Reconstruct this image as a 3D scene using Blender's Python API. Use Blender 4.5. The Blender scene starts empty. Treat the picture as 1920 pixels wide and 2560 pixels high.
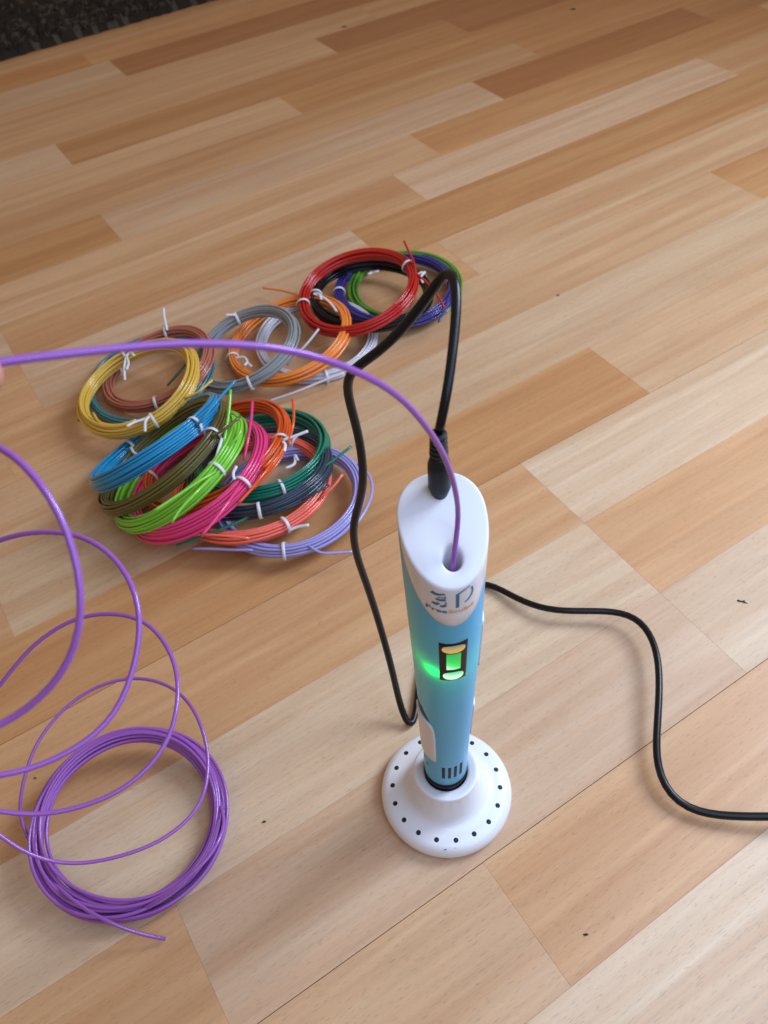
import bpy, bmesh, math, random
import numpy as np
from mathutils import Vector, Matrix
SC = bpy.context.scene
COL = SC.collection
U = 0.01                      # everything below is laid out in centimetres
R = math.radians
rnd = random.Random(7)

CAM=(-1.7267,-16.4563,42.0000)
COILS={"yellow":{"p":[-18.903,32.133,2.248,-0.224,-0.04,4.431],"ties":[[111.0,[[[-20.14,35.45,2.56],[-20.07,34.08,2.68],[-19.78,32.43,2.8]],[[-20.13,35.38,2.56],[-19.88,35.84,2.68],[-19.41,35.14,2.8]],[[-20.1,35.44,2.56],[-19.81,34.53,2.68],[-19.79,33.61,2.8]]]],[292.0,[[[-17.35,28.05,2.95],[-17.59,27.46,3.07],[-17.48,26.17,3.19]],[[-17.49,27.76,2.95],[-18.34,27.38,3.07],[-18.83,26.88,3.19]]]]],"ends":[[[-14.94,28.94,3.36],[-13.91,29.04,3.76],[-12.89,29.97,3.96]],[[-18.78,28.89,1.9],[-20.09,28.68,1.8],[-21.46,29.13,1.8],[-22.05,30.03,2.0]]]},"terracotta":{"p":[-17.93,35.241,1.393,-0.23,-0.008,4.215],"ties":[[86.0,[[[-17.48,39.07,1.99],[-17.56,39.47,2.11],[-17.79,40.62,2.23],[-17.92,41.62,2.35]]]],[274.0,[]],[159.0,[]]],"ends":[]},"teal":{"p":[-18.629,34.856,0.947,-0.089,-0.056,4.792],"ties":[],"ends":[[[-17.15,33.42,1.07],[-16.15,33.35,2.07],[-14.82,34.03,3.17]],[[-21.66,29.47,0.78],[-22.89,30.27,0.68],[-23.82,31.14,0.48]]]},"gray":{"p":[-11.123,35.904,1.839,-0.301,-0.06,4.022],"ties":[[100.0,[[[-11.96,39.7,2.36],[-12.74,39.63,2.48]]]],[276.0,[]]],"ends":[]},"orange":{"p":[-7.805,37.243,1.348,-0.187,0.015,4.749],"ties":[[188.0,[[[-12.15,36.01,0.99],[-11.39,35.81,1.11],[-11.08,35.04,1.23],[-11.24,34.51,1.35]],[[-11.21,35.45,0.99],[-10.76,34.58,1.11]]]]],"ends":[[[-5.97,40.43,1.93],[-7.09,42.57,1.63],[-8.59,44.27,1.13],[-10.09,45.29,0.83]]]},"white":{"p":[-5.698,37.732,0.648,0.005,-0.044,4.482],"ties":[[278.0,[]]],"ends":[[[-7.99,34.06,1.3],[-7.24,34.19,2.0],[-6.24,34.8,2.6],[-5.29,35.89,3.0]],[[-3.67,32.9,0.96],[-5.1,32.34,0.96],[-7.31,31.55,0.76],[-9.52,31.12,0.46]]]},"red":{"p":[-2.049,40.625,2.791,-0.166,-0.065,4.573],"ties":[[19.0,[]],[180.0,[]]],"ends":[[[2.67,40.47,3.75],[2.63,41.88,4.15],[2.34,43.04,4.45],[2.1,43.97,4.75]],[[2.76,40.67,3.75],[3.4,39.1,3.95],[3.85,38.45,3.65],[4.43,36.57,3.35]]]},"black":{"p":[-0.938,41.5,1.708,0.024,0.036,4.626],"ties":[[24.0,[[[3.69,43.48,2.04],[3.26,42.64,2.16],[3.29,41.61,2.28]]]],[173.0,[[[-5.69,41.6,2.3],[-4.81,40.69,2.42],[-4.16,39.38,2.54],[-3.85,38.38,2.66]],[[-5.62,41.7,2.3],[-5.2,41.34,2.42],[-5.01,40.32,2.54]]]]],"ends":[]},"navy":{"p":[1.118,42.848,1.114,0.002,0.025,4.765],"ties":[[177.0,[]],[2.0,[]]],"ends":[[[5.34,40.43,1.55],[4.59,38.22,1.75],[4.02,37.08,1.65]]]},"green":{"p":[1.923,43.481,0.75,0.01,-0.046,4.378],"ties":[[132.0,[[[-0.69,45.06,1.43],[-0.11,44.97,1.55]],[[-0.69,45.06,1.43],[-1.06,44.69,1.55]]]],[328.0,[]]],"ends":[]},"blue":{"p":[-16.568,24.946,3.341,-0.535,0.505,4.881],"ties":[[334.0,[]],[143.0,[[[-19.27,27.19,0.95],[-18.9,26.43,1.07],[-18.47,26.02,1.19]]]]],"ends":[[[-12.95,22.54,6.48],[-12.36,22.72,6.98],[-11.28,24.21,7.28],[-10.35,25.38,7.48]]]},"olive":{"p":[-15.997,23.868,3.076,-0.568,0.267,4.948],"ties":[[343.0,[[[-11.57,21.85,6.2],[-11.03,22.44,6.32]]]]],"ends":[[[-11.99,21.73,6.2],[-10.92,21.93,6.7],[-10.07,22.75,6.8]]]},"lime":{"p":[-14.923,22.61,2.93,-0.553,0.208,4.886],"ties":[[324.0,[[[-11.72,19.75,5.79],[-11.57,20.61,5.91],[-11.33,21.73,6.03]]]]],"ends":[[[-11.25,21.42,5.91],[-10.99,22.88,6.31],[-10.83,23.87,6.71],[-10.73,24.97,7.11]],[[-11.81,18.87,5.7],[-12.63,17.12,6.2],[-13.51,16.13,6.0],[-14.03,15.45,5.7]],[[-11.67,19.02,5.86],[-12.71,17.98,6.11],[-14.02,16.97,6.06],[-15.13,16.27,5.91]],[[-11.33,20.94,5.71],[-10.34,21.49,6.21],[-10.08,22.57,6.31],[-10.61,23.65,6.21],[-11.2,24.24,5.91]]]},"pink":{"p":[-13.8,22.108,2.426,-0.404,0.164,4.957],"ties":[[151.0,[]],[324.0,[[[-10.71,19.2,4.83],[-10.77,19.67,4.95],[-10.55,20.11,5.07]]]]],"ends":[[[-10.15,20.72,4.91],[-9.87,21.72,5.41],[-9.66,23.26,5.61],[-9.56,25.08,5.81]],[[-10.36,18.78,4.71],[-10.89,17.07,5.21],[-11.73,15.59,5.21],[-12.43,14.8,5.01]]]},"vermilion":{"p":[-12.667,24.026,2.287,-0.342,0.163,5.188],"ties":[[348.0,[[[-7.77,22.52,4.58],[-7.0,22.64,4.7],[-6.08,22.87,4.82]],[[-7.77,22.43,4.58],[-7.57,21.93,4.7],[-7.61,21.26,4.82]]]]],"ends":[[[-7.49,22.23,4.39],[-7.1,23.09,4.89],[-6.96,24.14,5.09],[-6.99,25.52,5.29]],[[-8.04,21.75,4.42],[-8.79,19.51,4.92],[-9.73,18.12,4.82],[-10.44,17.28,4.72]],[[-7.87,21.79,4.72],[-8.42,20.37,5.02],[-8.9,19.77,5.02]]]},"dgreen":{"p":[-9.773,24.701,1.456,-0.057,0.145,4.456],"ties":[[291.0,[]]],"ends":[[[-6.2,21.12,2.47],[-4.87,21.78,2.87],[-3.43,22.64,3.27]],[[-8.7,19.05,2.53],[-10.42,18.06,2.43],[-12.38,17.38,2.23],[-14.83,16.8,1.93]]]},"slate":{"p":[-9.793,22.863,1.597,-0.102,0.235,4.642],"ties":[[275.0,[]]],"ends":[[[-6.77,18.35,3.21],[-5.87,18.61,3.51],[-4.99,19.14,3.51]]]},"coral":{"p":[-10.482,22.03,1.092,-0.055,0.119,4.953],"ties":[[300.0,[[[-7.77,16.86,2.23],[-7.14,16.99,2.35],[-6.44,16.95,2.47]]]],[52.0,[[[-7.43,24.39,1.3],[-7.48,23.36,1.42],[-8.06,22.93,1.54]],[[-7.43,24.39,1.3],[-7.22,23.69,1.42]]]]],"ends":[[[-5.8,19.47,1.99],[-4.86,19.99,2.39],[-4.15,20.77,2.69]],[[-10.16,16.51,2.28],[-11.57,16.73,2.48],[-13.0,16.94,2.58],[-14.15,17.14,2.58]]]},"lavender":{"p":[-7.883,20.788,0.886,-0.07,0.063,4.683],"ties":[[267.0,[]]],"ends":[[[-10.1,16.37,1.28],[-11.32,16.53,1.28],[-12.55,16.76,1.28],[-14.09,17.07,1.18]],[[-6.67,16.1,1.55],[-5.85,15.47,1.45],[-4.9,15.42,1.35],[-3.77,15.46,1.25]],[[-3.17,22.91,1.27],[-2.46,21.73,1.27],[-2.36,20.32,1.27],[-2.91,18.62,1.37],[-3.73,17.28,1.37]]]},"purple":{"p":[-15.947,0.062,1.071,0.101,-0.101,4.438],"ties":[],"ends":[]}}
CABLE=[[0.14,1.54,24.3],[0.46,1.89,25.59],[0.85,3.4,26.22],[1.12,4.59,26.84],[1.19,5.32,27.21],[1.06,5.86,27.14],[0.84,6.09,26.82],[0.42,5.99,26.2],[-0.19,5.91,25.34],[-1.01,5.82,24.48],[-1.78,5.94,23.79],[-2.34,6.2,23.35],[-2.59,6.32,22.8],[-2.62,6.38,22.06],[-2.48,6.47,20.82],[-2.36,6.39,19.17],[-2.39,6.32,17.67],[-2.73,6.62,15.68],[-3.1,6.7,14.43],[-3.18,6.77,12.39],[-2.85,6.75,9.47],[-2.51,6.47,6.6],[-2.16,5.76,3.63],[-1.89,4.88,0.9],[-1.69,4.12,0.35],[-1.42,3.84,0.25],[-1.17,4.31,0.25],[-1.0,5.26,0.25],[-0.7,6.67,0.22],[0.06,9.02,0.2],[1.3,11.45,0.2],[2.76,12.91,0.2],[4.17,12.84,0.25],[5.23,11.68,0.4],[6.41,10.63,0.6],[7.62,9.99,0.8],[9.46,9.74,0.8],[11.27,9.46,0.8],[12.25,8.7,0.9],[12.52,7.22,1.0],[12.31,5.57,1.1],[11.85,3.93,1.1],[11.17,1.93,1.0],[10.71,0.31,0.8],[10.74,-0.82,0.6],[11.19,-1.7,0.5],[12.11,-2.25,0.5],[13.57,-2.57,0.6],[15.65,-2.88,0.8],[18.26,-3.05,0.8],[22.38,-4.17,0.3]]
PURPLE=[[-20.17,-1.49,0.9],[-21.03,-0.23,1.4],[-21.2,0.65,2.2],[-20.96,1.76,2.9],[-20.33,3.46,3.6],[-19.05,5.04,4.0],[-17.46,6.0,4.2],[-15.48,6.16,4.4],[-13.49,5.25,4.8],[-11.72,3.03,5.6],[-11.13,0.93,5.15],[-11.45,-1.21,5.03],[-12.77,-2.55,5.19],[-14.54,-3.28,5.49],[-16.48,-3.57,5.9],[-17.8,-3.43,6.69],[-19.02,-2.81,7.87],[-20.75,-1.1,9.73],[-19.55,0.71,11.28],[-18.15,1.67,12.37],[-16.57,2.83,13.36],[-14.81,3.43,14.0],[-12.96,3.24,14.36],[-11.37,2.31,14.62],[-10.3,0.62,14.49],[-10.07,-1.09,14.34],[-10.44,-2.75,14.24],[-11.58,-3.96,14.13],[-13.2,-4.68,14.3],[-14.63,-4.91,14.63],[-15.56,-4.87,15.06],[-17.72,-4.23,16.14],[-18.79,-1.81,18.21],[-17.38,0.66,20.32],[-14.28,1.5,21.57],[-12.74,1.33,21.95],[-11.24,0.78,22.13],[-9.94,-0.41,22.03],[-9.32,-1.78,21.66],[-9.42,-3.14,21.02],[-10.06,-4.53,20.35],[-10.93,-5.33,20.2],[-11.99,-5.86,20.26],[-12.99,-6.19,20.51],[-15.15,-6.12,21.36],[-16.34,-4.34,23.68],[-15.11,-2.16,26.59],[-12.39,-1.48,28.49],[-10.37,-2.14,28.98],[-9.79,-2.63,28.83],[-9.2,-3.33,28.36],[-8.8,-4.29,27.53],[-8.79,-5.28,26.56],[-9.28,-6.03,25.65],[-10.1,-6.57,25.06],[-11.06,-6.96,24.72],[-12.83,-7.56,25.13],[-14.43,-6.65,27.36],[-13.84,-5.29,30.23],[-11.45,-4.5,32.23],[-9.6,-4.25,32.71],[-8.5,-3.81,32.56],[-7.39,-3.38,32.27],[-6.25,-2.79,31.84],[-5.25,-2.42,31.51],[-4.38,-2.11,31.12],[-3.65,-1.9,30.77],[-2.72,-1.52,30.04],[-1.83,-1.1,29.08],[-1.08,-0.69,27.99],[-0.39,-0.37,26.55],[0.2,-0.01,24.75],[0.48,0.07,23.24],[0.56,0.14,21.72],[0.27,-0.64,20.6],[0.27,-0.63,19.3]]
PUR_END=[[-20.31, -1.48, 0.7], [-19.19, -2.72, 1.3], [-17.54, -4.04, 1.7], [-16.55, -4.62, 1.6], [-15.39, -5.11, 1.1], [-14.57, -5.31, 0.6], [-13.86, -5.44, 0.25]]
PUR_CROSS=[[-11.57, 0.86, 0.7], [-11.1, -0.78, 1.5], [-11.21, -1.59, 1.75], [-11.67, -2.45, 1.85], [-12.71, -3.32, 1.75], [-13.86, -3.94, 1.4], [-15.17, -4.19, 0.6]]
CRUMBS=[[18.67, 9.78, 0.05], [5.53, -6.98, 0.05], [-9.37, -0.33, 0.05], [-21.78, 3.28, 0.05], [14.47, 41.21, 0.05], [29.59, 102.52, 0.05], [-0.49, 104.41, 0.05]]

# ------------------------------------------------------------------ camera
PITCH, ROLL, FPX = .8627, -.1005, 2085.
cd = bpy.data.cameras.new('camera'); cam = bpy.data.objects.new('camera', cd); COL.objects.link(cam)
cd.sensor_fit = 'HORIZONTAL'; cd.sensor_width = 36; cd.lens = 36 * FPX / 1920
cd.clip_start = .01; cd.clip_end = 50
_f = np.array([0, math.cos(PITCH), -math.sin(PITCH)]); _r = np.array([1., 0, 0]); _u = np.cross(_r, _f)
_r2 = math.cos(ROLL) * _r + math.sin(ROLL) * _u; _u2 = -math.sin(ROLL) * _r + math.cos(ROLL) * _u
M = Matrix.Identity(4)
for i in range(3):
    M[i][0] = _r2[i]; M[i][1] = _u2[i]; M[i][2] = -_f[i]; M[i][3] = CAM[i] * U
cam.matrix_world = M
cd.dof.use_dof = True; cd.dof.focus_distance = .36; cd.dof.aperture_fstop = 25
SC.camera = cam
# ------------------------------------------------------------------ light
w = bpy.data.worlds.new('World'); SC.world = w; w.use_nodes = True
w.node_tree.nodes['Background'].inputs[0].default_value = (1.0, .73, .48, 1)
w.node_tree.nodes['Background'].inputs[1].default_value = .35
def area(name, loc, target, sx, sy, power, color):
    l = bpy.data.lights.new(name, 'AREA'); l.shape = 'RECTANGLE'; l.size = sx * U; l.size_y = sy * U
    l.energy = power; l.color = color
    o = bpy.data.objects.new(name, l); COL.objects.link(o)
    o.location = [c * U for c in loc]
    o.rotation_euler = (Vector(target) - Vector(loc)).to_track_quat('-Z', 'Y').to_euler()
    return o
wl = area('window_light', (95, 45, 85), (6, -16, 0), 44, 60, 9.0, (.66, .80, 1.0)); wl.data.spread = R(125)
bl = area('near_blue_fill', (36, -26, 66), (20, -16, 0), 80, 70, 5.2, (.38, .60, 1.0))  # unseen broad blue fill overhead, placed to match the near floor's falloff
SC.view_settings.view_transform = 'Standard'; SC.view_settings.look = 'None'
SC.view_settings.exposure = 0.0; SC.view_settings.gamma = 1
SC.cycles.max_bounces = 8
SC.cycles.use_denoising = True

# ------------------------------------------------------------------ helpers
def link(o, parent=None):
    COL.objects.link(o)
    if parent is not None: o.parent = parent
    return o
def mesh(name, V, F, mats, parent=None, loc=(0, 0, 0), smooth=True, idx=None):
    me = bpy.data.meshes.new(name)
    me.from_pydata([tuple(float(c) * U for c in v) for v in V], [], [tuple(int(i) for i in f) for f in F])
    for m in (mats if isinstance(mats, (list, tuple)) else [mats]): me.materials.append(m)
    if idx is not None: me.polygons.foreach_set('material_index', idx)
    me.polygons.foreach_set('use_smooth', [smooth] * len(me.polygons))
    me.update()
    o = bpy.data.objects.new(name, me); o.location = [c * U for c in loc]
    return link(o, parent)
def thing(name, label, cat, loc=(0, 0, 0), group=None):
    o = bpy.data.objects.new(name, None); o.location = [c * U for c in loc]; o.empty_display_size = .01
    link(o); tag(o, label, cat, group); return o
def tag(o, label, cat, group=None):
    o['label'] = label; o['category'] = cat
    if group: o['group'] = group
    return o
def catmull(P, step=.35, closed=False):
    P = np.asarray(P, float)
    out = []
    n = len(P)
    for i in range(n - 1):
        p0 = P[i - 1] if i > 0 else 2 * P[0] - P[1]
        p1, p2 = P[i], P[i + 1]
        p3 = P[i + 2] if i + 2 < n else 2 * P[-1] - P[-2]
        d01, d12, d23 = [max(np.linalg.norm(a) ** .5, 1e-4) for a in (p1 - p0, p2 - p1, p3 - p2)]
        m1 = (p1 - p0) / d01 - (p2 - p0) / (d01 + d12) + (p2 - p1) / d12
        m2 = (p2 - p1) / d12 - (p3 - p1) / (d12 + d23) + (p3 - p2) / d23
        m1 *= d12; m2 *= d12
        k = max(2, int(np.linalg.norm(p2 - p1) / step))
        for t in np.linspace(0, 1, k, endpoint=False):
            out.append((2*t**3-3*t*t+1)*p1 + (t**3-2*t*t+t)*m1 + (-2*t**3+3*t*t)*p2 + (t**3-t*t)*m2)
    out.append(P[-1])
    return np.array(out)
def smooth_path(P, it=2):
    P = np.array(P, float)
    for _ in range(it): P[1:-1] = .25 * P[:-2] + .5 * P[1:-1] + .25 * P[2:]
    return P
def tube(P, r, sides=8, closed=False, flat=None, up=None):
    """verts, faces of a tube along P; flat=(a,b) makes the section an ellipse of half axes a (across) and b (along up)"""
    P = np.asarray(P, float); n = len(P)
    T = np.roll(P, -1, 0) - np.roll(P, 1, 0)
    if not closed: T[0] = P[1] - P[0]; T[-1] = P[-1] - P[-2]
    T /= np.maximum(np.linalg.norm(T, axis=1), 1e-9)[:, None]
    rr = np.full(n, r) if np.isscalar(r) else np.asarray(r)
    a = np.linspace(0, 2 * np.pi, sides, endpoint=False)
    nrm = np.array([0, 0, 1.]) if abs(T[0][2]) < .9 else np.array([1., 0, 0])
    V = []
    for i in range(n):
        if up is not None: nrm = np.asarray(up[i] if np.ndim(up) > 1 else up, float)
        nrm = nrm - T[i] * (nrm @ T[i]); nrm /= np.linalg.norm(nrm)
        b = np.cross(T[i], nrm)
        A, B = (rr[i], rr[i]) if flat is None else flat
        V.extend(P[i] + np.cos(a)[:, None] * nrm * B + np.sin(a)[:, None] * b * A)
    F = []
    for i in range(n if closed else n - 1):
        j = (i + 1) % n
        for k in range(sides):
            l = (k + 1) % sides
            F.append((i*sides+k, i*sides+l, j*sides+l, j*sides+k))
    if not closed:
        F.append(tuple(range(sides))[::-1]); F.append(tuple((n-1)*sides + k for k in range(sides)))
    return V, F
def join(parts):
    V, F = [], []
    for v, f in parts:
        b = len(V); V.extend(v); F.extend(tuple(i + b for i in g) for g in f)
    return V, F
def lathe(prof, seg=96):
    V = []; F = []; n = len(prof)
    for r, z in prof:
        for k in range(seg):
            t = 2 * math.pi * k / seg; V.append((r * math.cos(t), r * math.sin(t), z))
    for i in range(n - 1):
        for k in range(seg):
            l = (k + 1) % seg; F.append((i*seg+k, i*seg+l, (i+1)*seg+l, (i+1)*seg+k))
    return V, F

# ------------------------------------------------------------------ materials
def mat(name, color, rough=.4, spec=.5, coat=0, bump=None, sss=0, emit=None, estr=0, metal=0):
    m = bpy.data.materials.new(name); m.use_nodes = True
    b = m.node_tree.nodes['Principled BSDF']
    b.inputs['Base Color'].default_value = (*color, 1); b.inputs['Roughness'].default_value = rough
    b.inputs['Specular IOR Level'].default_value = spec; b.inputs['Coat Weight'].default_value = coat
    b.inputs['Metallic'].default_value = metal
    if sss: b.inputs['Subsurface Weight'].default_value = sss; b.inputs['Subsurface Radius'].default_value = (.01, .006, .006); b.inputs['Subsurface Scale'].default_value = .3
    if emit: b.inputs['Emission Color'].default_value = (*emit, 1); b.inputs['Emission Strength'].default_value = estr
    if bump:
        nt = m.node_tree; n = nt.nodes.new('ShaderNodeTexNoise'); n.inputs['Scale'].default_value = bump[0]; n.inputs['Detail'].default_value = 4
        tc = nt.nodes.new('ShaderNodeTexCoord'); nt.links.new(tc.outputs['Object'], n.inputs['Vector'])
        bp = nt.nodes.new('ShaderNodeBump'); bp.inputs['Strength'].default_value = bump[1]; bp.inputs['Distance'].default_value = .0005
        nt.links.new(n.outputs['Fac'], bp.inputs['Height']); nt.links.new(bp.outputs['Normal'], b.inputs['Normal'])
    return m
def filament_mat(name, color, rough=.17):
    m = mat(name, color, rough, .6 if max(color) > .05 else .28)
    nt = m.node_tree; b = nt.nodes['Principled BSDF']
    n = nt.nodes.new('ShaderNodeTexNoise'); n.inputs['Scale'].default_value = 60; n.inputs['Detail'].default_value = 2
    tc = nt.nodes.new('ShaderNodeTexCoord'); nt.links.new(tc.outputs['Object'], n.inputs['Vector'])
    mr = nt.nodes.new('ShaderNodeMapRange'); mr.inputs['To Min'].default_value = rough - .08; mr.inputs['To Max'].default_value = rough + .1
    nt.links.new(n.outputs['Fac'], mr.inputs['Value']); nt.links.new(mr.outputs['Result'], b.inputs['Roughness'])
    b.inputs['Subsurface Weight'].default_value = .12; b.inputs['Subsurface Radius'].default_value = (.004, .004, .004); b.inputs['Subsurface Scale'].default_value = .3
    return m
def wood_mat():
    m = bpy.data.materials.new('beech_laminate'); m.use_nodes = True
    nt = m.node_tree; N = nt.nodes; L = nt.links
    b = N['Principled BSDF']
    tc = N.new('ShaderNodeTexCoord'); oi = N.new('ShaderNodeObjectInfo')
    off = N.new('ShaderNodeVectorMath'); off.operation = 'SCALE'; off.inputs[0].default_value = (9.1, 7.3, 3.7)
    L.new(oi.outputs['Random'], off.inputs['Scale'])
    add = N.new('ShaderNodeVectorMath'); add.operation = 'ADD'; L.new(tc.outputs['Object'], add.inputs[0]); L.new(off.outputs[0], add.inputs[1])
    def mp(sx, sy):
        q = N.new('ShaderNodeMapping'); q.inputs['Scale'].default_value = (sx, sy, 1); L.new(add.outputs[0], q.inputs['Vector']); return q
    def noise(q, sc, det, dist=0, rough=.5):
        n = N.new('ShaderNodeTexNoise'); n.inputs['Scale'].default_value = sc; n.inputs['Detail'].default_value = det
        n.inputs['Distortion'].default_value = dist; n.inputs['Roughness'].default_value = rough
        L.new(q.outputs[0], n.inputs['Vector']); return n
    def ramp(src, a, bb, c0, c1):
        r = N.new('ShaderNodeMapRange'); r.interpolation_type = 'LINEAR'
        r.inputs['From Min'].default_value = a; r.inputs['From Max'].default_value = bb
        r.inputs['To Min'].default_value = c0; r.inputs['To Max'].default_value = c1; L.new(src, r.inputs['Value']); return r
    def mul(x, y):
        q = N.new('ShaderNodeMath'); q.operation = 'MULTIPLY'; L.new(x, q.inputs[0])
        if isinstance(y, float): q.inputs[1].default_value = y
        else: L.new(y, q.inputs[1])
        return q
    broad = noise(mp(2.2, 46), 1, 4, .9)          # slow bands running along the strip
    fig = noise(mp(6, 120), 1, 5, 1.6, .6)           # flame figure
    fine = noise(mp(16, 520), 1, 4, .2)             # fibres
    fleck = noise(mp(230, 1900), 1, 1, 0)             # short dark beech flecks
    f1 = ramp(broad.outputs['Fac'], .36, .66, .89, 1.05)
    f2 = ramp(fig.outputs['Fac'], .38, .66, .93, 1.03)
    f3 = ramp(fine.outputs['Fac'], .3, .7, .955, 1.03)
    f4 = ramp(fleck.outputs['Fac'], .62, .70, 1.0, .80)
    tot = mul(mul(f1.outputs[0], f2.outputs[0]).outputs[0], mul(f3.outputs[0], f4.outputs[0]).outputs[0])
    hue = ramp(broad.outputs['Fac'], .3, .7, 0, 1)
    warm = N.new('ShaderNodeMix'); warm.data_type = 'RGBA'; warm.blend_type = 'MIX'
    tint = N.new('ShaderNodeMix'); tint.data_type = 'RGBA'; tint.blend_type = 'MULTIPLY'; tint.inputs['Factor'].default_value = 1
    warm.inputs[6].default_value = (1.0, .87, .76, 1); warm.inputs[7].default_value = (1.0, 1.02, 1.03, 1)
    L.new(hue.outputs[0], warm.inputs['Factor'])
    L.new(oi.outputs['Color'], tint.inputs[6]); L.new(warm.outputs[2], tint.inputs[7])
    fin = N.new('ShaderNodeVectorMath'); fin.operation = 'SCALE'; L.new(tint.outputs[2], fin.inputs[0]); L.new(tot.outputs[0], fin.inputs['Scale'])
    L.new(fin.outputs[0], b.inputs['Base Color'])
    sm = noise(mp(8, 8), 1, 3)
    rg = ramp(sm.outputs['Fac'], .3, .7, .34, .46); L.new(rg.outputs[0], b.inputs['Roughness'])
    b.inputs['Specular IOR Level'].default_value = .5
    bp = N.new('ShaderNodeBump'); bp.inputs['Strength'].default_value = .12; bp.inputs['Distance'].default_value = .0004
    L.new(fine.outputs['Fac'], bp.inputs['Height']); L.new(bp.outputs['Normal'], b.inputs['Normal'])
    return m

# ------------------------------------------------------------------ floor
AZ = .4932
WOOD = wood_mat()
M_JOINT = mat('floor_joint', (.10, .055, .03), .8, .2)
ca, sa = math.cos(AZ), math.sin(AZ)
floor = mesh('floor', [(-220, -160, -1.2), (260, -160, -1.2), (260, 300, -1.2), (-220, 300, -1.2)], [(0, 1, 2, 3)], M_JOINT, smooth=False)
floor['kind'] = 'structure'
# strip borders (across the boards) and, strip by strip, where the pieces end (along) and their wood colour; the dark far-right pieces also paint in that corner's dimness
NB = [-29.4, -22.9, -16.4, -10.0, -3.6, 3.0, 9.7, 16.2, 22.8, 29.4, 35.8, 42.3, 48.9, 55.1, 61.3, 67.4, 73.4, 79.2, 85.3, 91.4, 97.4, 103.7, 109.5, 113.7, 120, 126, 132]
W_L = (.65, .475, .315); W_Q = (.645, .455, .285); W_P = (.64, .435, .28); W_M = (.63, .398, .225); W_T = (.60, .348, .175); W_B = (.55, .29, .125); W_D = (.43, .19, .076)
ROWS = {
 -4: [(-70, W_T), (-20, W_M), (14, W_L), (60, W_M), (110, W_T)],
 -3: [(-70, W_M), (-24, W_T), (22, W_L), (70, W_M), (110, W_T)],
 -2: [(-70, W_B), (-31, W_T), (-2.9, W_M), (36, W_L), (80, W_M), (120, W_T)],
 -1: [(-80, W_B), (-38, W_T), (-.4, W_M), (40, W_T), (90, W_M), (130, W_L)],
 0: [(-80, W_T), (-13.8, W_T), (17.7, W_P), (52, W_L), (100, W_T), (140, W_L)],
 1: [(-80, W_T), (-34, W_M), (17.7, W_L), (50, W_T), (100, W_L), (140, W_T)],
 2: [(-80, W_M), (-26, W_B), (17.7, W_T), (56, W_L), (100, W_M), (140, W_T)],
 3: [(-80, W_L), (-26, W_T), (29.7, W_B), (70, W_M), (110, W_L), (150, W_T)],
 4: [(-80, W_M), (-16, W_T), (96, W_Q), (150, W_T)],
 5: [(-80, W_L), (-22, W_T), (56.6, W_M), (104, W_B), (150, W_M)],
 6: [(-80, W_B), (-12, W_T), (29, W_T), (92, W_M), (150, W_T)],
 7: [(-80, W_T), (-8, W_T), (23.8, W_P), (80, W_B), (150, W_M)],
 8: [(-80, W_M), (-8, W_L), (32.5, W_T), (75, W_P), (150, W_T)],
 9: [(-80, W_B), (-20, W_T), (38.7, W_M), (92, W_B), (150, W_M)],
 10: [(-80, W_T), (-42, W_M), (5.7, W_B), (51.5, W_P), (84.7, W_D), (150, W_B)],
 11: [(-80, W_M), (-36, W_T), (62, W_T), (100, W_B), (150, W_D)],
 12: [(-80, W_B), (-46, W_T), (32.2, W_M), (88, W_B), (150, W_B)],
 13: [(-80, W_T), (-46, W_B), (6.9, W_L), (60, W_B), (104, W_D), (150, W_T)],
 14: [(-80, W_M), (-28, W_T), (44, W_M), (98, W_D), (150, W_T)],
 15: [(-80, W_T), (-34, W_M), (54, W_M), (100, W_T), (150, W_B)],
 16: [(-80, W_B), (-40, W_T), (20.2, W_L), (66, W_D), (112, W_T), (150, W_B)],
 17: [(-80, W_T), (-30, W_M), (18, W_B), (74, W_T), (150, W_B)],
 18: [(-80, W_B), (-24, W_T), (58, W_M), (150, W_B)],
 19: [(-80, W_T), (30, W_B), (150, W_T)], 20: [(-80, W_T), (50, W_T), (150, W_B)], 21: [(-80, W_M), (20, W_T), (150, W_B)],
}
def plank(s0, s1, n0, n1, col, gn0, gn1):
    """one strip of wood, its long axis on local x, a tiny bevel round its top"""
    cx, cy = (s0 + s1) / 2, (n0 + n1) / 2
    hx, y0, y1 = (s1 - s0) / 2 - .003, n0 - cy + gn0, n1 - cy - gn1
    e = .006
    V = [(-hx, y0, -1.1), (hx, y0, -1.1), (hx, y1, -1.1), (-hx, y1, -1.1),
         (-hx, y0, -e), (hx, y0, -e), (hx, y1, -e), (-hx, y1, -e),
         (-hx + e, y0 + e, 0), (hx - e, y0 + e, 0), (hx - e, y1 - e, 0), (-hx + e, y1 - e, 0)]
    F = [(8, 9, 10, 11)] + [(4+i, 4+(i+1) % 4, 8+(i+1) % 4, 8+i) for i in range(4)] + [(i, (i+1) % 4, 4+(i+1) % 4, 4+i) for i in range(4)]
    o = mesh('plank', V, F, WOOD, floor, (cx*ca - cy*sa, cx*sa + cy*ca, 0), smooth=False)
    o.rotation_euler = (0, 0, AZ)
    j = rnd.uniform(.95, 1.05); k = rnd.uniform(.97, 1.03)
    o.color = (col[0]*j, col[1]*j*(1+(k-1)*.4), col[2]*j*k, 1)
for k, row in ROWS.items():
    n0, n1 = NB[k + 4], NB[k + 5]
    g0 = .016 if k % 3 == 0 else .003; g1 = .016 if (k + 1) % 3 == 0 else .003
    for (s0, _), (s1, c) in zip(row[:-1], row[1:]):
        plank(s0, s1, n0, n1, c, g0, g1)

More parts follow.
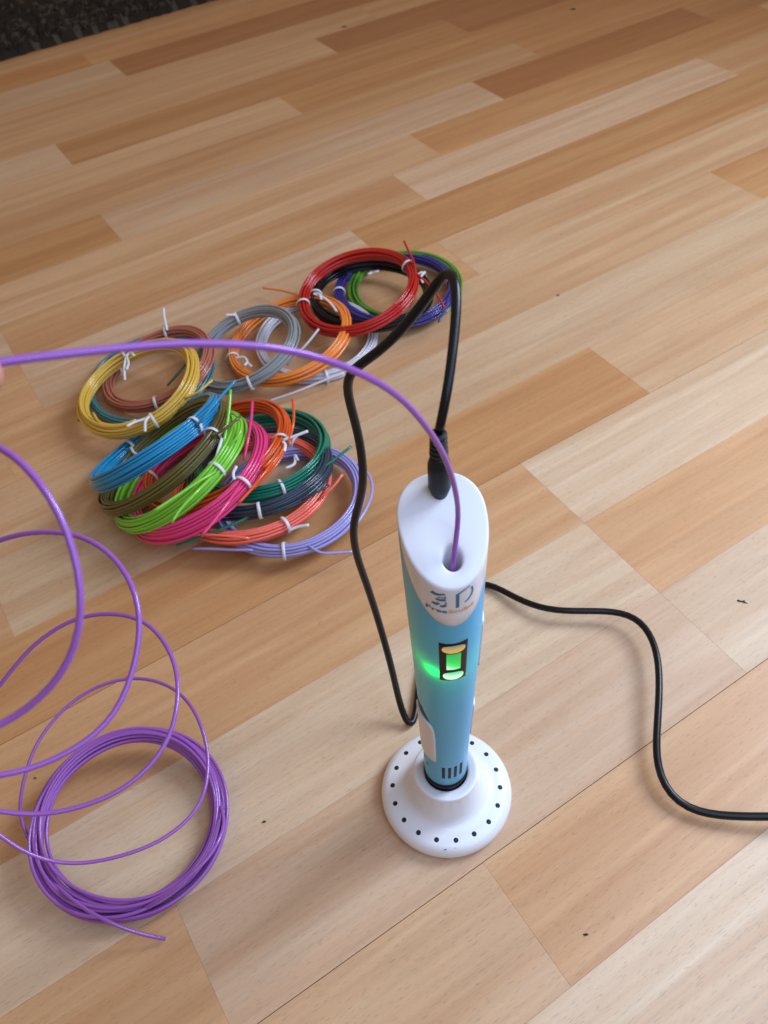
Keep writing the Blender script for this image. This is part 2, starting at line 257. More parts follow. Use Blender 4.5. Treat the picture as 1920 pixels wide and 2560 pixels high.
# ------------------------------------------------------------------ doormat on the far edge
M_MAT = mat('mat_fibre', (.035, .031, .028), .95, .1)
M_MAT2 = mat('mat_fibre_light', (.085, .078, .068), .95, .1)
def doormat():
    V, F, I = [], [], []
    s0, s1, n0, n1 = -75, 75, 113.9, 150
    nx, ny = 200, 50
    for j in range(ny + 1):
        for i in range(nx + 1):
            edge = i in (0, nx) or j in (0, ny)
            s = s0 + (s1 - s0) * i / nx + (0 if edge else rnd.uniform(-.2, .2)); n = n0 + (n1 - n0) * j / ny + (rnd.uniform(-.15, .25) if j == 0 else rnd.uniform(-.2, .2))
            z = .05 if edge else 1.0 + rnd.uniform(-.35, .45)
            V.append((s, n, z))
    for j in range(ny):
        for i in range(nx):
            F.append((j*(nx+1)+i, j*(nx+1)+i+1, (j+1)*(nx+1)+i+1, (j+1)*(nx+1)+i)); I.append(1 if rnd.random() < .22 else 0)
    t = thing('doormat', 'dark charcoal fibre mat lying on the floor in the far corner', 'mat')
    o = mesh('pile', V, F, [M_MAT, M_MAT2], t, smooth=False, idx=I)
    TV, TF, TI = [], [], []
    for q in range(9000):
        s = rnd.uniform(s0 + .5, s1 - .3); n = n0 + .3 + (n1 - n0 - 1) * rnd.random() ** 1.5
        h = rnd.uniform(.4, 1.0); a = rnd.uniform(0, 6.28); d = rnd.uniform(.1, .6); wd = rnd.uniform(.08, .2)
        b = len(TV); c, sn = math.cos(a), math.sin(a)
        TV += [(s - sn*wd, n + c*wd, .9), (s + sn*wd, n - c*wd, .9), (s + c*d, n + sn*d, .9 + h)]
        TF.append((b, b+1, b+2)); TI.append(1 if rnd.random() < .35 else 0)
    f = mesh('fibre', TV, TF, [M_MAT, M_MAT2], t, smooth=False, idx=TI); f['kind'] = 'stuff'
    t.rotation_euler = (0, 0, AZ)
doormat()

# ------------------------------------------------------------------ coils of filament
M_TIE = mat('tie_paper', (.72, .72, .75), .5, .4)
def frame(p):
    cx, cy, cz, a, b, r = p
    N = np.array([a, b, 1.]); N /= np.linalg.norm(N)
    e1 = np.cross([0, 1, 0], N); e1 /= np.linalg.norm(e1); e2 = np.cross(N, e1)
    return np.array([cx, cy, cz]), e1, e2, N, r
def hexslots(n, pitch, flat=1.0):
    S = []
    for j in range(-6, 7):
        for i in range(-6, 7):
            x = (i + .5 * (j % 2)) * pitch; y = j * pitch * .866
            S.append((x, y))
    S.sort(key=lambda q: (q[0] * flat) ** 2 + (q[1] / flat) ** 2)
    return S[:n]
def coil_path(p, turns, ties, r, seed, loose=.05, seg=80, flat=1.0, fan=0, fan_th=0):
    q = random.Random(seed)
    c, e1, e2, N, Rr = frame(p)
    slots = hexslots(turns, 2 * r * 1.03, flat)
    # neighbours follow one another: a snake through the bundle
    order = [slots.pop(0)]
    while slots:
        l = order[-1]; i = min(range(len(slots)), key=lambda i: (slots[i][0]-l[0])**2 + (slots[i][1]-l[1])**2 + q.random()*.02)
        order.append(slots.pop(i))
    cross = [q.uniform(.05, .6) for _ in order]
    ph = [[q.uniform(0, 6.28) for _ in range(4)] for _ in order]
    am = [[q.gauss(0, 1) for _ in range(4)] for _ in order]
    g1, g2, g3 = q.uniform(0, 6.28), q.uniform(0, 6.28), q.uniform(0, 6.28)
    P = []
    for k in range(turns):
        for i in range(seg):
            t = i / seg; th = 2 * math.pi * t
            u = min(1, max(0, (t - cross[k]) / .35)); u = u*u*(3-2*u)
            nx = order[min(k + 1, turns - 1)]
            x = order[k][0] * (1-u) + nx[0] * u; y = order[k][1] * (1-u) + nx[1] * u
            lo = 1.0
            for ta in ties:
                d = abs((th - ta + math.pi) % (2*math.pi) - math.pi); lo = min(lo, min(1, d / .9))
            lo = lo*lo*(3-2*lo)
            x *= 1 + .09 * lo; y *= 1 + .06 * lo
            v = min(1, max(0, (t - .6) / .4)); v = v*v*(3-2*v); k2 = min(k + 1, turns - 1)
            wob = lambda j: (am[j][0] * math.sin(th + ph[j][0]) + .6 * am[j][1] * math.sin(2*th + ph[j][1]), am[j][2] * math.sin(th + ph[j][2]) + .6 * am[j][3] * math.sin(2*th + ph[j][3]))
            w0, w1 = wob(k), wob(k2)
            x += loose * lo * (w0[0] * (1-v) + w1[0] * v); y += loose * .5 * lo * (w0[1] * (1-v) + w1[1] * v)
            if fan: x += fan * (((k * 7 % turns) * (1-v) + (k2 * 7 % turns) * v) / turns - .5) * (.5 + .5 * math.cos(th - fan_th)) ** 1.5
            rr = Rr * (1 + .012 * math.sin(2*th + g1) + .008 * math.sin(3*th + g2)) + x
            pt = c + rr * (math.cos(th) * e1 + math.sin(th) * e2) + N * (y + .05 * math.sin(2*th + g3))
            if pt[2] < r: pt[2] = r + .3 * (r - pt[2]) * .2
            P.append(pt)
    return np.array(P)
def tie_ring(p, th, rb):
    c, e1, e2, N, Rr = frame(p)
    ra = math.cos(th) * e1 + math.sin(th) * e2; tg = -math.sin(th) * e1 + math.cos(th) * e2
    P = []; upv = []
    for i in range(20):
        f = 2 * math.pi * i / 20
        d = math.cos(f) * ra + math.sin(f) * N
        P.append(c + Rr * ra + d * rb + tg * .03 * math.sin(f*2)); upv.append(d)
    return tube(P, .05, 8, closed=True, flat=(.11, .035), up=np.array(upv))
COLOURS = {
 'red': ((.50, .012, .010), 'bright red filament coil lying on top of the far pile beside the cable loop'),
 'black': ((.008, .008, .010), 'glossy black filament coil lying under the red coil'),
 'navy': ((.040, .035, .22), 'dark blue filament coil showing through the middle of the red coil'),
 'green': ((.10, .30, .03), 'grass green filament coil at the bottom of the far pile under the dark blue one'),
 'gray': ((.27, .29, .29), 'grey filament coil between the yellow coil and the red coil'),
 'orange': ((.90, .27, .045), 'light orange filament coil under the grey coil'),
 'white': ((.62, .60, .66), 'translucent white filament coil under the light orange coil'),
 'yellow': ((.72, .46, .07), 'yellow filament coil lying over the terracotta coil with white paper ties'),
 'terracotta': ((.46, .15, .10), 'terracotta brown filament coil seen inside and behind the yellow coil'),
 'teal': ((.05, .21, .24), 'dull teal filament coil under the yellow and terracotta coils'),
 'blue': ((.012, .27, .52), 'sky blue filament coil leaning on the front pile beside the yellow coil'),
 'olive': ((.13, .105, .025), 'olive brown filament coil between the sky blue and lime green coils'),
 'lime': ((.22, .62, .05), 'lime green filament coil leaning between olive and pink coils'),
 'pink': ((.80, .05, .22), 'hot pink filament coil leaning in the middle of the front pile'),
 'vermilion': ((.74, .10, .012), 'dark orange filament coil with a long white tie next to the dark green coil'),
 'dgreen': ((.006, .19, .115), 'dark green filament coil on the right of the front pile'),
 'slate': ((.025, .045, .07), 'dark slate filament coil just under the dark green coil'),
 'coral': ((.92, .17, .11), 'salmon coral filament coil between the slate and lavender coils'),
 'lavender': ((.36, .33, .66), 'pale lavender filament coil at the front of the pile next to the black cable'),
}
TURNS = {'teal': 8, 'slate': 17, 'lavender': 20, 'coral': 21, 'white': 17, 'navy': 16, 'green': 14, 'black': 17, 'yellow': 22, 'blue': 23, 'olive': 20, 'lime': 25, 'pink': 26, 'vermilion': 22, 'dgreen': 24, 'terracotta': 17}
FR = .093
for ci, (k, (colr, label)) in enumerate(COLOURS.items()):
    d = COILS[k]; p = d['p']
    t = thing('filament_coil', label, 'filament coil', (0, 0, 0), 'coils of coloured filament in the pile')
    tr = TURNS.get(k, 18)
    angs = [math.radians(a) for a, _ in d['ties']]
    base = Vector(p[:3])
    t.location = (p[0]*U, p[1]*U, 0)
    sh = np.array([p[0], p[1], 0])
    m = filament_mat('plastic_' + {'dgreen': 'dark_green', 'gray': 'grey'}.get(k, k), colr)
    P = coil_path(p, tr, angs, FR, 100 + ci)
    parts = [tube(P - sh, FR, 7)]
    for e in d['ends']:
        Q = catmull(np.array(e), .3)
        Q[:, 2] = np.maximum(Q[:, 2], FR)
        parts.append(tube(Q - sh, FR, 7))
    V, F = join(parts)
    mesh('filament', V, F, m, t)
    rb = .135 + FR * math.sqrt(tr) * 1.02
    for a, tails in d['ties']:
        th = math.radians(a)
        parts = [tie_ring(p, th, rb)]
        for tl in tails:
            Q = catmull(np.array(tl), .15)
            Q[:, 2] = np.maximum(Q[:, 2], .06)
            parts.append(tube(Q, .06, 6, flat=(.105, .035), up=np.array([.3, -.5, .8])))
        V, F = join(parts)
        mesh('tie', np.array(V) - sh, F, M_TIE, t)

# ------------------------------------------------------------------ purple filament: coil, rising loops, lead into the pen
M_PUR = filament_mat('plastic_purple', (.31, .10, .42), .17)
pt = thing('purple_filament', 'purple filament unwinding from a coil on the floor up through loops into the pen', 'filament', (COILS['purple']['p'][0], COILS['purple']['p'][1], 0))
FR = .0875
sh = np.array([COILS['purple']['p'][0], COILS['purple']['p'][1], 0])
pc = list(COILS['purple']['p']); pc[5] -= .03
P = coil_path(pc, 21, [], FR, 31, loose=.08, seg=96, flat=1.25, fan=.8, fan_th=R(-95))
lead = smooth_path(catmull(PURPLE, .35), 3)
parts = [tube(P - sh, FR, 8), tube(lead - sh, FR, 10), tube(catmull(PUR_END, .3) - sh, FR, 8), tube(catmull(PUR_CROSS, .3) - sh, FR, 8)]
V, F = join(parts)
mesh('filament', V, F, M_PUR, pt)

# ------------------------------------------------------------------ the stand
CX, CY = 0.0, .18
M_WHITE = mat('white_plastic', (.76, .76, .785), .22, .5, coat=.3, bump=(120, .02))
M_HOLE = mat('hole_shade', (.012, .014, .022), .6, .3)  # near-black colour for the shade inside holes and vents
stand = thing('pen_stand', 'white round plastic stand with a ring of dark dots under the pen', 'pen stand', (CX, CY, 0))
prof = [(0.0, .05), (3.0, .05), (3.12, .0), (3.2, .05), (3.27, .2), (3.30, .38), (3.27, .56), (3.19, .72), (3.07, .83), (2.93, .90), (2.88, .913), (2.84, .923), (2.80, .933), (2.76, .942), (2.72, .951), (2.68, .959), (2.64, .966), (2.60, .972), (2.56, .977), (2.52, .982), (2.45, .99), (2.25, 1.03), (2.08, 1.10), (1.93, 1.24), (1.82, 1.45),
        (1.74, 1.75), (1.68, 2.1), (1.63, 2.5), (1.60, 2.85), (1.585, 2.95), (1.55, 3.02), (1.47, 3.045), (1.35, 3.02), (1.2, 2.98), (1.07, 2.95), (1.045, 2.90), (1.04, 2.0), (.0, 2.0)]
V, F = lathe(prof, 216)
base = mesh('base', V, F, M_WHITE, stand)
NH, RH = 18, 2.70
nub_mesh = None  # shallow dark domes stand in for open holes in the base
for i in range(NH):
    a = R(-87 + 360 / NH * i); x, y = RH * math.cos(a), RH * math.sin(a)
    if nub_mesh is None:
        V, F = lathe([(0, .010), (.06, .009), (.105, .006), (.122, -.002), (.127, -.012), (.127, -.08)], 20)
        o = mesh('hole_nub', V, F, M_HOLE, stand); nub_mesh = o.data
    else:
        o = bpy.data.objects.new('hole_nub', nub_mesh); link(o, stand)
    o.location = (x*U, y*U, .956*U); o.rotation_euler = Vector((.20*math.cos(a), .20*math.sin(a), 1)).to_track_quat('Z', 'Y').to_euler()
# scuffs near the front rim
def fleck(name, parent, loc, pts, m, h=.03):
    n = len(pts)
    V = [(x, y, 0) for x, y in pts] + [(x*.7, y*.7, h) for x, y in pts]
    F = [tuple(range(n))[::-1], tuple(range(n, 2*n))] + [(i, (i+1) % n, n+(i+1) % n, n+i) for i in range(n)]
    return mesh(name, V, F, m, parent, loc, smooth=False)
M_CRUMB = mat('crumb', (.04, .035, .03), .8, .2)
fleck('scuff', stand, (-.42, -3.045, .835), [(-.09, -.012), (.02, -.03), (.1, .03), (.03, .015), (-.05, .012)], M_CRUMB, .012)
fleck('scuff', stand, (.05, -3.02, .85), [(-.02, -.02), (.02, -.015), (.02, .02), (-.02, .02)], M_CRUMB, .012)

# ------------------------------------------------------------------ the pen
YAW = R(3.5)
pen = thing('printing_pen', 'upright pale blue and white 3D printing pen with lit green display', 'pen', (CX, CY, 0))
pen.rotation_euler = (0, 0, YAW)
ZS = np.array([3.6, 6, 8.5, 11.2, 13.8, 16.3, 18.6, 20.5, 22.2])
TW = np.array([1.01, 1.04, 1.10, 1.19, 1.27, 1.35, 1.41, 1.45, 1.46])
TF_ = np.array([1.02, 1.12, 1.22, 1.36, 1.48, 1.53, 1.55, 1.57, 1.58])
TB = np.array([1.02, 1.05, 1.1, 1.2, 1.35, 1.55, 1.75, 1.9, 2.0])
TC = np.array([0, 0, .02, .05, .12, .25, .45, .58, .62])
def sec(th, z, off=0.0):
    """point of the pen's skin: th=0 is the front (local -y), th=+90deg the right side"""
    w = np.interp(z, ZS, TW); f = np.interp(z, ZS, TF_); b = np.interp(z, ZS, TB); yc = np.interp(z, ZS, TC)
    s, c = math.sin(th), math.cos(th)
    if c >= 0: x = w * s; y = yc - (f + yc) * c
    else:
        e = 2 / 2.3; x = w * math.copysign(abs(s) ** e, s); y = yc + (b - yc) * abs(c) ** e
    if off:
        d = 1e-3
        a = sec(th - d, z); q = sec(th + d, z); tx, ty = q[0] - a[0], q[1] - a[1]; l = math.hypot(tx, ty)
        x += off * ty / l; y -= off * tx / l
    return np.array([x + .0095 * (z - 3.6), y, z])
zface = lambda y: 20.3 + .48 * (y + 1.57)
def zbound(y): return min(18.2 + 1.44 * (y + 1.53), zface(y) - .16)
NT = 128
TH = [2 * math.pi * i / NT for i in range(NT)]
def solve(th, fn):
    z = 20.
    for _ in range(60): z = .5 * z + .5 * fn(sec(th, z)[1])
    return z
ZB = [solve(t, zbound) for t in TH]; ZF = [solve(t, lambda y: zface(y) - .09) for t in TH]
def blue_mat():
    m = mat('blue_plastic', (.085, .47, .82), .36, .5, bump=(150, .02))
    nt = m.node_tree; b = nt.nodes['Principled BSDF']; out = nt.nodes['Material Output']
    tr = nt.nodes.new('ShaderNodeBsdfTranslucent'); tr.inputs['Color'].default_value = (.2, .9, .45, 1)
    mx = nt.nodes.new('ShaderNodeMixShader'); mx.inputs[0].default_value = .10
    nt.links.new(b.outputs[0], mx.inputs[1]); nt.links.new(tr.outputs[0], mx.inputs[2]); nt.links.new(mx.outputs[0], out.inputs['Surface'])
    return m
M_BLUE = blue_mat()
M_BLACK = mat('black_plastic', (.005, .006, .007), .25, .18)
V, F = [], []
NR = 48
for j in range(NR + 1):
    for i, t in enumerate(TH):
        V.append(sec(t, 3.6 + (ZB[i] - 3.6) * j / NR))
for j in range(NR):
    for i in range(NT): F.append((j*NT+i, j*NT+(i+1) % NT, (j+1)*NT+(i+1) % NT, (j+1)*NT+i))
b = len(V)
for i, t in enumerate(TH): q = sec(t, 3.6); V.append((q[0]*.93, q[1]*.93, 3.54))
for i in range(NT): F.append((b+i, b+(i+1) % NT, (i+1) % NT, i))
F.append(tuple(b+i for i in range(NT))[::-1])
mesh('body', V, F, M_BLUE, pen)
# white cap: side wall, rounded edge, sloping face with the filament hole
HX, HY = .245, -.66
rings = []
def inset(i, amt, dz, z=None):
    t = TH[i]; zz = ZF[i] if z is None else z
    q = sec(t, zz, .012); c = np.array([.17, .35, q[2]])
    d = q - c; l = np.linalg.norm(d[:2]); q = c + d * (l - amt) / l
    return np.array([q[0], q[1], zz + dz])
rings.append([inset(i, .06, 0, ZB[i] - .01) for i in range(NT)])
rings.append([inset(i, .012, 0, ZB[i] - .004) for i in range(NT)])
rings.append([inset(i, 0, 0, ZB[i] + .012) for i in range(NT)])
for s in (.25, .5, .75, 1): rings.append([inset(i, 0, 0, ZB[i] + .012 + (ZF[i] - ZB[i] - .012) * s) for i in range(NT)])
for a in (18, 36, 54, 72, 90):
    rr = [inset(i, .09 * (1 - math.cos(R(a))), 0) for i in range(NT)]
    for i, q in enumerate(rr): q[2] = ZF[i] + (zface(q[1]) - ZF[i]) * math.sin(R(a))
    rings.append(rr)
outer = rings[-1]
def holept(i, k, dz):
    o = outer[i]; t = math.atan2(o[0] - HX, -(o[1] - HY))
    x = HX + .30 * k * math.sin(t); y = HY - .34 * k * math.cos(t)
    if y > HY: y = HY + (y - HY) * (1 + .35 * max(0, k - .85))
    return np.array([x, y, zface(y) + dz])
for s in (.08, .25, .45, .65, .85):
    rr = []
    for i in range(NT):
        h = holept(i, 1.4, 0); q = outer[i] * (1 - s) + h * s; q[2] = zface(q[1]) + (outer[i][2] - zface(outer[i][1])) * (1 - s) + .015 * math.sin(math.pi * s)
        rr.append(q)
    rings.append(rr)
for k, dz in ((1.4, 0), (1.28, -.008), (1.16, -.03), (1.07, -.07), (1.01, -.13), (.97, -.28), (.93, -.5), (.9, -.9), (.88, -1.5), (.5, -1.5)):
    rings.append([holept(i, k, dz) for i in range(NT)])
V = [v for r_ in rings for v in r_]
F = [(j*NT+i, j*NT+(i+1) % NT, (j+1)*NT+(i+1) % NT, (j+1)*NT+i) for j in range(len(rings)-1) for i in range(NT)]
F.append(tuple((len(rings)-1)*NT + i for i in range(NT)))
mesh('cap', V, F, M_WHITE, pen)
def patch(name, rows, m, parent, off, edge=-.03, bev=.025, smooth=True):
    """raised pad on the skin; rows = [(z, th_left, th_right), ...] from bottom to top"""
    nc = 12; V = []; n = len(rows)
    def P(z, t, o): return sec(t, z, o)
    grid = []
    for z, a, b_ in rows: grid.append([(z, a + (b_ - a) * i / nc) for i in range(nc + 1)])
    for r_ in grid:
        for z, t in r_: V.append(P(z, t, off))
    F = [(j*(nc+1)+i, j*(nc+1)+i+1, (j+1)*(nc+1)+i+1, (j+1)*(nc+1)+i) for j in range(n-1) for i in range(nc)]
    loop = [i for i in range(nc+1)] + [j*(nc+1)+nc for j in range(1, n)] + [(n-1)*(nc+1)+i for i in range(nc-1, -1, -1)] + [j*(nc+1) for j in range(n-2, 0, -1)]
    zc = sum(r_[0] for r_ in rows) / n; tcn = sum(r_[1] + r_[2] for r_ in rows) / (2*n)
    prev = loop
    for o_, g in ((off - bev * .3, bev * .7), (off - bev, bev), (edge, bev)):
        cur = []
        for li in loop:
            j, i = divmod(li, nc + 1); z, t = grid[j][i]
            z2 = z + (g if j == n-1 else -g if j == 0 else 0); t2 = t + ((g / 1.3) if i == nc else -(g / 1.3) if i == 0 else 0)
            cur.append(len(V)); V.append(P(z2, t2, o_))
        m_ = len(loop)
        F += [(prev[(q+1) % m_], prev[q], cur[q], cur[(q+1) % m_]) for q in range(m_)]
        prev = cur
    F = [f[::1] for f in F]
    return mesh(name, V, F, m, parent, smooth=smooth)
def rowset(z0, z1, a0, a1, n=10, tilt=0): return [(z0 + (z1 - z0) * i / n, R(a0), R(a1)) for i in range(n + 1)]
M_PAD = mat('pad_plastic', (.74, .72, .74), .4, .5)
# speed slider on the left, its notch above, buttons on the right
sl = [(6.3, R(-96), R(-36)), (7.0, R(-98), R(-36)), (7.8, R(-100), R(-36)), (8.6, R(-100), R(-36)), (9.2, R(-100), R(-37)), (9.6, R(-100), R(-40)), (9.9, R(-100), R(-45))]
patch('slider', sl, M_PAD, pen, .085)
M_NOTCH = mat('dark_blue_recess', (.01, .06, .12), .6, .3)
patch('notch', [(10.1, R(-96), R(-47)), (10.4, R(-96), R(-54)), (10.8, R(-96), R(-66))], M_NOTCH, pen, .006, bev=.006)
patch('button', rowset(13.3, 16.2, 72, 112), M_PAD, pen, .075)
patch('button', rowset(7.4, 10.0, 72, 112), M_PAD, pen, .075)
# display
disp = patch('display_frame', rowset(14.45, 17.0, -21, 21), M_BLACK, pen, .03, bev=.02)
def screen_mat(name, pat):
    m = bpy.data.materials.new(name); m.use_nodes = True
    nt = m.node_tree; b = nt.nodes['Principled BSDF']; b.inputs['Base Color'].default_value = (.02, .05, .02, 1); b.inputs['Roughness'].default_value = .15
    tc = nt.nodes.new('ShaderNodeTexCoord'); sp = nt.nodes.new('ShaderNodeSeparateXYZ'); nt.links.new(tc.outputs['Generated'], sp.inputs[0])
    ad = nt.nodes.new('ShaderNodeMath'); ad.operation = 'MULTIPLY_ADD'; ad.inputs[1].default_value = pat[0]; nt.links.new(sp.outputs['X'], ad.inputs[0]); nt.links.new(sp.outputs['Z'], ad.inputs[2])
    cr = nt.nodes.new('ShaderNodeValToRGB'); nt.links.new(ad.outputs[0], cr.inputs[0])
    el = cr.color_ramp.elements
    el[0].position, el[0].color = pat[1][0]; el[1].position, el[1].color = pat[1][-1]
    for ps, c in pat[1][1:-1]: e = el.new(ps); e.color = c
    nt.links.new(cr.outputs[0], b.inputs['Emission Color']); b.inputs['Emission Strength'].default_value = pat[2]
    return m
M_SCR = screen_mat('lit_screen', (.35, [(.15, (.55, 1, .66, 1)), (.34, (.08, .90, .22, 1)), (.6, (.008, .66, .09, 1)), (1.0, (.004, .45, .07, 1))], 1.0))
patch('screen', rowset(15.28, 16.35, -10.5, 10.5, 6), M_SCR, disp, .045, edge=.0, bev=.008)
def oval(name, z0, z1, a, m, parent):
    n = 24; V = [sec(0, (z0+z1)/2, .062)]; F = []
    for k, o_ in ((.55, .06), (.9, .052), (1.0, .036), (1.0, .01)):
        for i in range(n):
            t = 2*math.pi*i/n
            V.append(sec(R(a) * k * math.copysign(abs(math.cos(t)) ** .8, math.cos(t)), (z0+z1)/2 + (z1-z0)/2 * k * math.copysign(abs(math.sin(t)) ** .8, math.sin(t)), o_))
    F += [(0, 1+i, 1+(i+1) % n) for i in range(n)]
    for j in range(3): F += [(1+j*n+i, 1+(j+1)*n+i, 1+(j+1)*n+(i+1) % n, 1+j*n+(i+1) % n) for i in range(n)]
    return mesh(name, V, F, m, parent)
M_AMB = screen_mat('amber_window', (.0, [(.0, (.9, .42, .04, 1)), (.45, (.75, .45, .12, 1)), (1.0, (.35, .32, .2, 1))], .75))
M_GRN = screen_mat('green_window', (.2, [(.0, (.8, 1, .85, 1)), (.7, (.55, 1, .66, 1)), (1.1, (.12, .85, .4, 1))], 1.0))
oval('indicator', 16.43, 16.90, 17.5, M_AMB, disp)
oval('indicator', 14.52, 15.05, 16.5, M_GRN, disp)
# vents: four patches low on the front, coloured as the shade inside slots
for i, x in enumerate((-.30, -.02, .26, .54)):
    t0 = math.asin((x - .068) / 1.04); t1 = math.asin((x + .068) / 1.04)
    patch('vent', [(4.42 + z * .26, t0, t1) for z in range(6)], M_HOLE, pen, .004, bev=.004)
for z, a in ((5.1, -66), (5.45, -80)):
    patch('screw_hole', [(z - .07, R(a - 4), R(a + 4)), (z, R(a - 5), R(a + 5)), (z + .07, R(a - 4), R(a + 4))], M_HOLE, pen, .004, bev=.003)
V, F = lathe([(0, 2.2), (.9, 2.2), (1.0, 2.3), (1.0, 3.1), (1.02, 3.2), (1.02, 3.32), (.97, 3.36), (.97, 3.44), (1.0, 3.48), (1.0, 3.56), (0, 3.56)], 64)
mesh('collar', V, F, M_BLACK, pen)
# green diode inside the shell, shining through the plastic beside the display
ld = bpy.data.lights.new('display_diode', 'POINT'); ld.energy = .011; ld.color = (.0, 1, .12); ld.shadow_soft_size = .0012
lo = bpy.data.objects.new('display_diode', ld); q = sec(R(-33), 14.85, -.2); lo.location = [c*U for c in q]; link(lo, pen)

# lettering on the cap
M_INK = mat('teal_ink', (.02, .16, .30), .45, .4)
M_INKO = mat('orange_ink', (.78, .42, .07), .45, .4)
def ucap(u, z, off=.022):
    t = math.asin(max(-.98, min(.98, u / 1.43))); 
    zt = ZF[0] if False else z
    q = sec(t, z, off); top = zface(q[1]) - .09
    if z > top:                                   # round over the edge of the sloping face
        a = min(1.45, (z - top) / .10); q = sec(t, top, off); q = q + np.array([-q[0] * .0, .09 * (1 - math.cos(a)), .10 * math.sin(a)])
    return q
def text_on(name, body, u0, u1, zb, h, m):
    cu = bpy.data.curves.new('t', 'FONT'); cu.body = body; cu.size = 1; cu.offset = .02
    to = bpy.data.objects.new('t', cu); COL.objects.link(to)
    dg = bpy.context.evaluated_depsgraph_get(); me = bpy.data.meshes.new_from_object(to.evaluated_get(dg)); bpy.data.objects.remove(to)
    bm = bmesh.new(); bm.from_mesh(me)
    bmesh.ops.triangulate(bm, faces=bm.faces[:])
    bmesh.ops.subdivide_edges(bm, edges=bm.edges[:], cuts=1)
    xs = [v.co.x for v in bm.verts]; x0, x1 = min(xs), max(xs); k = (u1 - u0) / (x1 - x0)
    hh = max(v.co.y for v in bm.verts if True)
    V = [ucap(u0 + (v.co.x - x0) * k, zb + v.co.y / .70 * h) for v in bm.verts]
    bm.verts.index_update()
    F = [[v.index for v in f.verts] for f in bm.faces]; bm.free()
    return mesh(name, V, F, m, pen, smooth=False)
text_on('lettering', 'Free', -.88, -.24, 18.98, .20, M_INK)
text_on('lettering', 'Sculpt', -.20, .70, 18.98, .20, M_INKO)
def stroke(pts, wd):
    Q = catmull([(a, b_, 0) for a, b_ in pts], .04); V = []; n = len(Q)
    for i in range(n):
        d = Q[min(i+1, n-1)] - Q[max(i-1, 0)]; d /= np.linalg.norm(d); nn = np.array([-d[1], d[0]])
        ww = wd if np.isscalar(wd) else wd[0] + (wd[1] - wd[0]) * i / (n-1)
        for s in (-1, 1): V.append(ucap(Q[i][0] + nn[0]*ww*s/2, Q[i][1] + nn[1]*ww*s/2))
    return V, [(2*i, 2*i+1, 2*i+3, 2*i+2) for i in range(n-1)]
D = [stroke([(.09, 19.26), (.09, 19.98)], .115), stroke([(.04, 19.99), (.25, 20.12), (.50, 20.24)], (.09, .04)), stroke([(.55, 20.12), (.60, 19.92), (.57, 19.70), (.46, 19.52), (.34, 19.44)], .065)]
T3 = [stroke([(-.70, 20.03), (-.58, 19.98), (-.30, 20.06)], (.17, .07)), stroke([(-.58, 19.72), (-.44, 19.69), (-.29, 19.76)], .12), stroke([(-.52, 19.84), (-.34, 19.86)], .05), stroke([(-.69, 19.46), (-.58, 19.41), (-.50, 19.52)], .12), stroke([(-.46, 19.36), (-.36, 19.36), (-.28, 19.47)], .11), stroke([(-.31, 19.95), (-.29, 19.82)], .05), stroke([(-.29, 19.62), (-.27, 19.52)], .05)]
V, F = join(D); mesh('letter', V, F, M_INK, pen, smooth=False)
V, F = join(T3); mesh('numeral', V, F, M_INK, pen, smooth=False)

# ------------------------------------------------------------------ power cable with its plug
M_CABLE = mat('black_cable', (.007, .007, .008), .28, .3, bump=(80, .05))
M_PLUG = mat('plug_rubber', (.010, .011, .014), .45, .3, bump=(90, .1))
px, py = CABLE[0][0], CABLE[0][1]
ct = thing('power_cable', 'thin black power cable looping from the top of the pen across the floor', 'cable', (px, py, 0))
sh = np.array([px, py, 0])
C_ = smooth_path(catmull(CABLE, .4), 6)
n = len(C_); s = np.linspace(0, 1, n)
rad = np.interp(s, [0, .03, .10, .25, .6, 1], [.15, .155, .175, .175, .185, .205])
V, F = tube(C_ - sh, rad, 14)
mesh('cord', V, F, M_CABLE, ct)
zb = 21.45
pr = [(0, zb), (.20, zb), (.24, zb + .1), (.33, zb + .42), (.37, zb + .55), (.37, zb + 1.5), (.36, zb + 1.62), (.29, zb + 1.85), (.285, zb + 1.95)]
V, F = lathe(pr + [(0, zb + 1.95)], 40)
plug = mesh('plug', V, F, M_PLUG, ct)
pr = [(.0, zb + 1.94)]
for i in range(5):
    z = zb + 1.95 + i * .19; r_ = .30 - i * .008
    pr += [(r_ - .05, z), (r_ - .05, z + .05), (r_, z + .07), (r_, z + .17), (r_ - .05, z + .19)]
pr += [(.15, zb + 2.92), (0, zb + 2.92)]
V, F = lathe(pr, 32)
mesh('strain_relief', V, F, M_PLUG, plug, smooth=False)

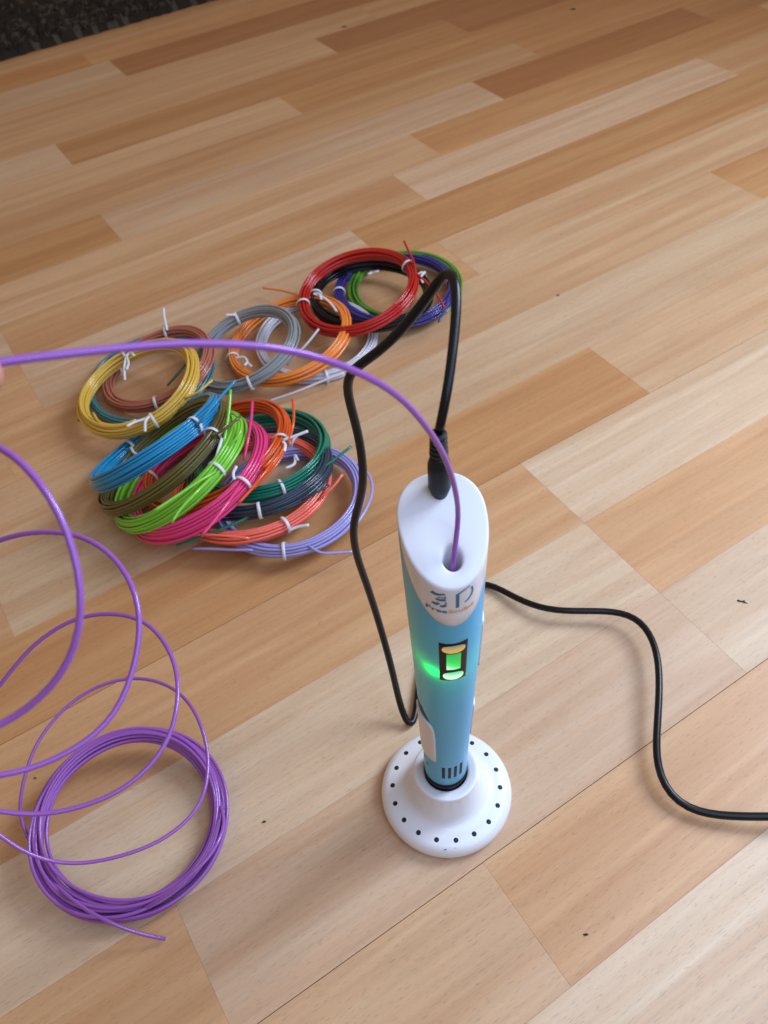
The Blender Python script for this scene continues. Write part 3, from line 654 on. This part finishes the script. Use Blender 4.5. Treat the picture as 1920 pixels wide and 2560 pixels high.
# ------------------------------------------------------------------ hand at the left edge that holds the strand
def hand():
    t = thing('person', 'fingertip of a hand just showing at the left edge under the purple strand', 'person', (-17, -4.5, 31.5))
    O = np.array([-17, -4.5, 31.5])
    V = []; E = []; Rd = []
    def chain(pts, rads, start=None):
        prev = start
        for p_, r_ in zip(pts, rads):
            V.append(np.array(p_) - O); Rd.append(r_); i = len(V) - 1
            if prev is not None: E.append((prev, i))
            prev = i
        return prev
    w0 = chain([(-30, -7, 31.0)], [2.6]); w1 = chain([(-23.5, -5.9, 31.2)], [2.3], w0); pm = chain([(-19.5, -5.2, 31.4)], [2.0], w1)
    k = chain([(-16.8, -4.3, 32.6)], [1.15], pm); chain([(-14.2, -3.9, 33.9), (-11.6, -3.5, 33.7), (-9.3, -3.55, 32.95)], [.82, .72, .56], k)
    k = chain([(-16.9, -3.2, 31.8)], [1.1], pm); chain([(-14.0, -2.6, 32.6), (-12.0, -2.6, 31.2), (-12.6, -2.9, 29.6)], [.8, .72, .58], k)
    k = chain([(-17.2, -2.9, 30.7)], [1.0], pm); chain([(-14.6, -2.2, 31.0), (-13.2, -2.6, 29.6), (-14.2, -3.2, 28.6)], [.75, .66, .55], k)
    k = chain([(-17.8, -3.1, 29.7)], [.9], pm); chain([(-15.8, -2.5, 29.6), (-14.8, -2.8, 28.5), (-15.6, -3.4, 27.9)], [.62, .56, .48], k)
    k = chain([(-19.2, -6.3, 31.0)], [1.3], w1); chain([(-15.8, -6.0, 31.0), (-12.2, -4.9, 31.7), (-9.2, -4.05, 32.42), (-8.42, -3.88, 32.66)], [.98, .82, .6, .45], k)
    me = bpy.data.meshes.new('body'); me.from_pydata([tuple(v * U) for v in V], E, [])
    o = bpy.data.objects.new('body', me); link(o, t)
    sk = o.modifiers.new('s', 'SKIN'); sk.use_smooth_shade = True
    for i, v in enumerate(me.skin_vertices[0].data): v.radius = (Rd[i]*U, Rd[i]*U)
    me.skin_vertices[0].data[0].use_root = True
    sb = o.modifiers.new('d', 'SUBSURF'); sb.levels = 2; sb.render_levels = 2
    m = mat('skin', (.55, .23, .17), .5, .4, bump=(200, .2), sss=.15); me.materials.append(m)
hand()

# ------------------------------------------------------------------ crumbs on the floor
CR = ['dark two legged crumb on the floor right of the cable', 'small dark crumb on the pale strip at bottom right', 'small dark speck on the floor between purple coil and stand',
      'tiny dark speck at the left edge beside the purple coil', 'small dark speck on the floor right of the far pile', 'brown speck near the top edge of the floor', 'brown speck on the floor near the dark mat']
SZ = [.26, .16, .13, .10, .22, .5, .45]
for i, (p_, lab) in enumerate(zip(CRUMBS, CR)):
    q = random.Random(i + 3); nn = 7
    pts = [(SZ[i] * q.uniform(.5, 1.1) * math.cos(6.28*j/nn) * (1.0), SZ[i] * q.uniform(.25, .6) * math.sin(6.28*j/nn)) for j in range(nn)]
    if i == 0: pts = [(-.28, .12), (-.16, .06), (-.02, .04), (.12, -.06), (.3, -.12), (.16, .03), (.2, .16), (.06, .1), (-.1, .13), (-.22, .22)]
    o = fleck('crumb', None, (p_[0], p_[1], .002), pts, M_CRUMB, .06); tag(o, lab, 'crumb', 'crumbs on the floor')
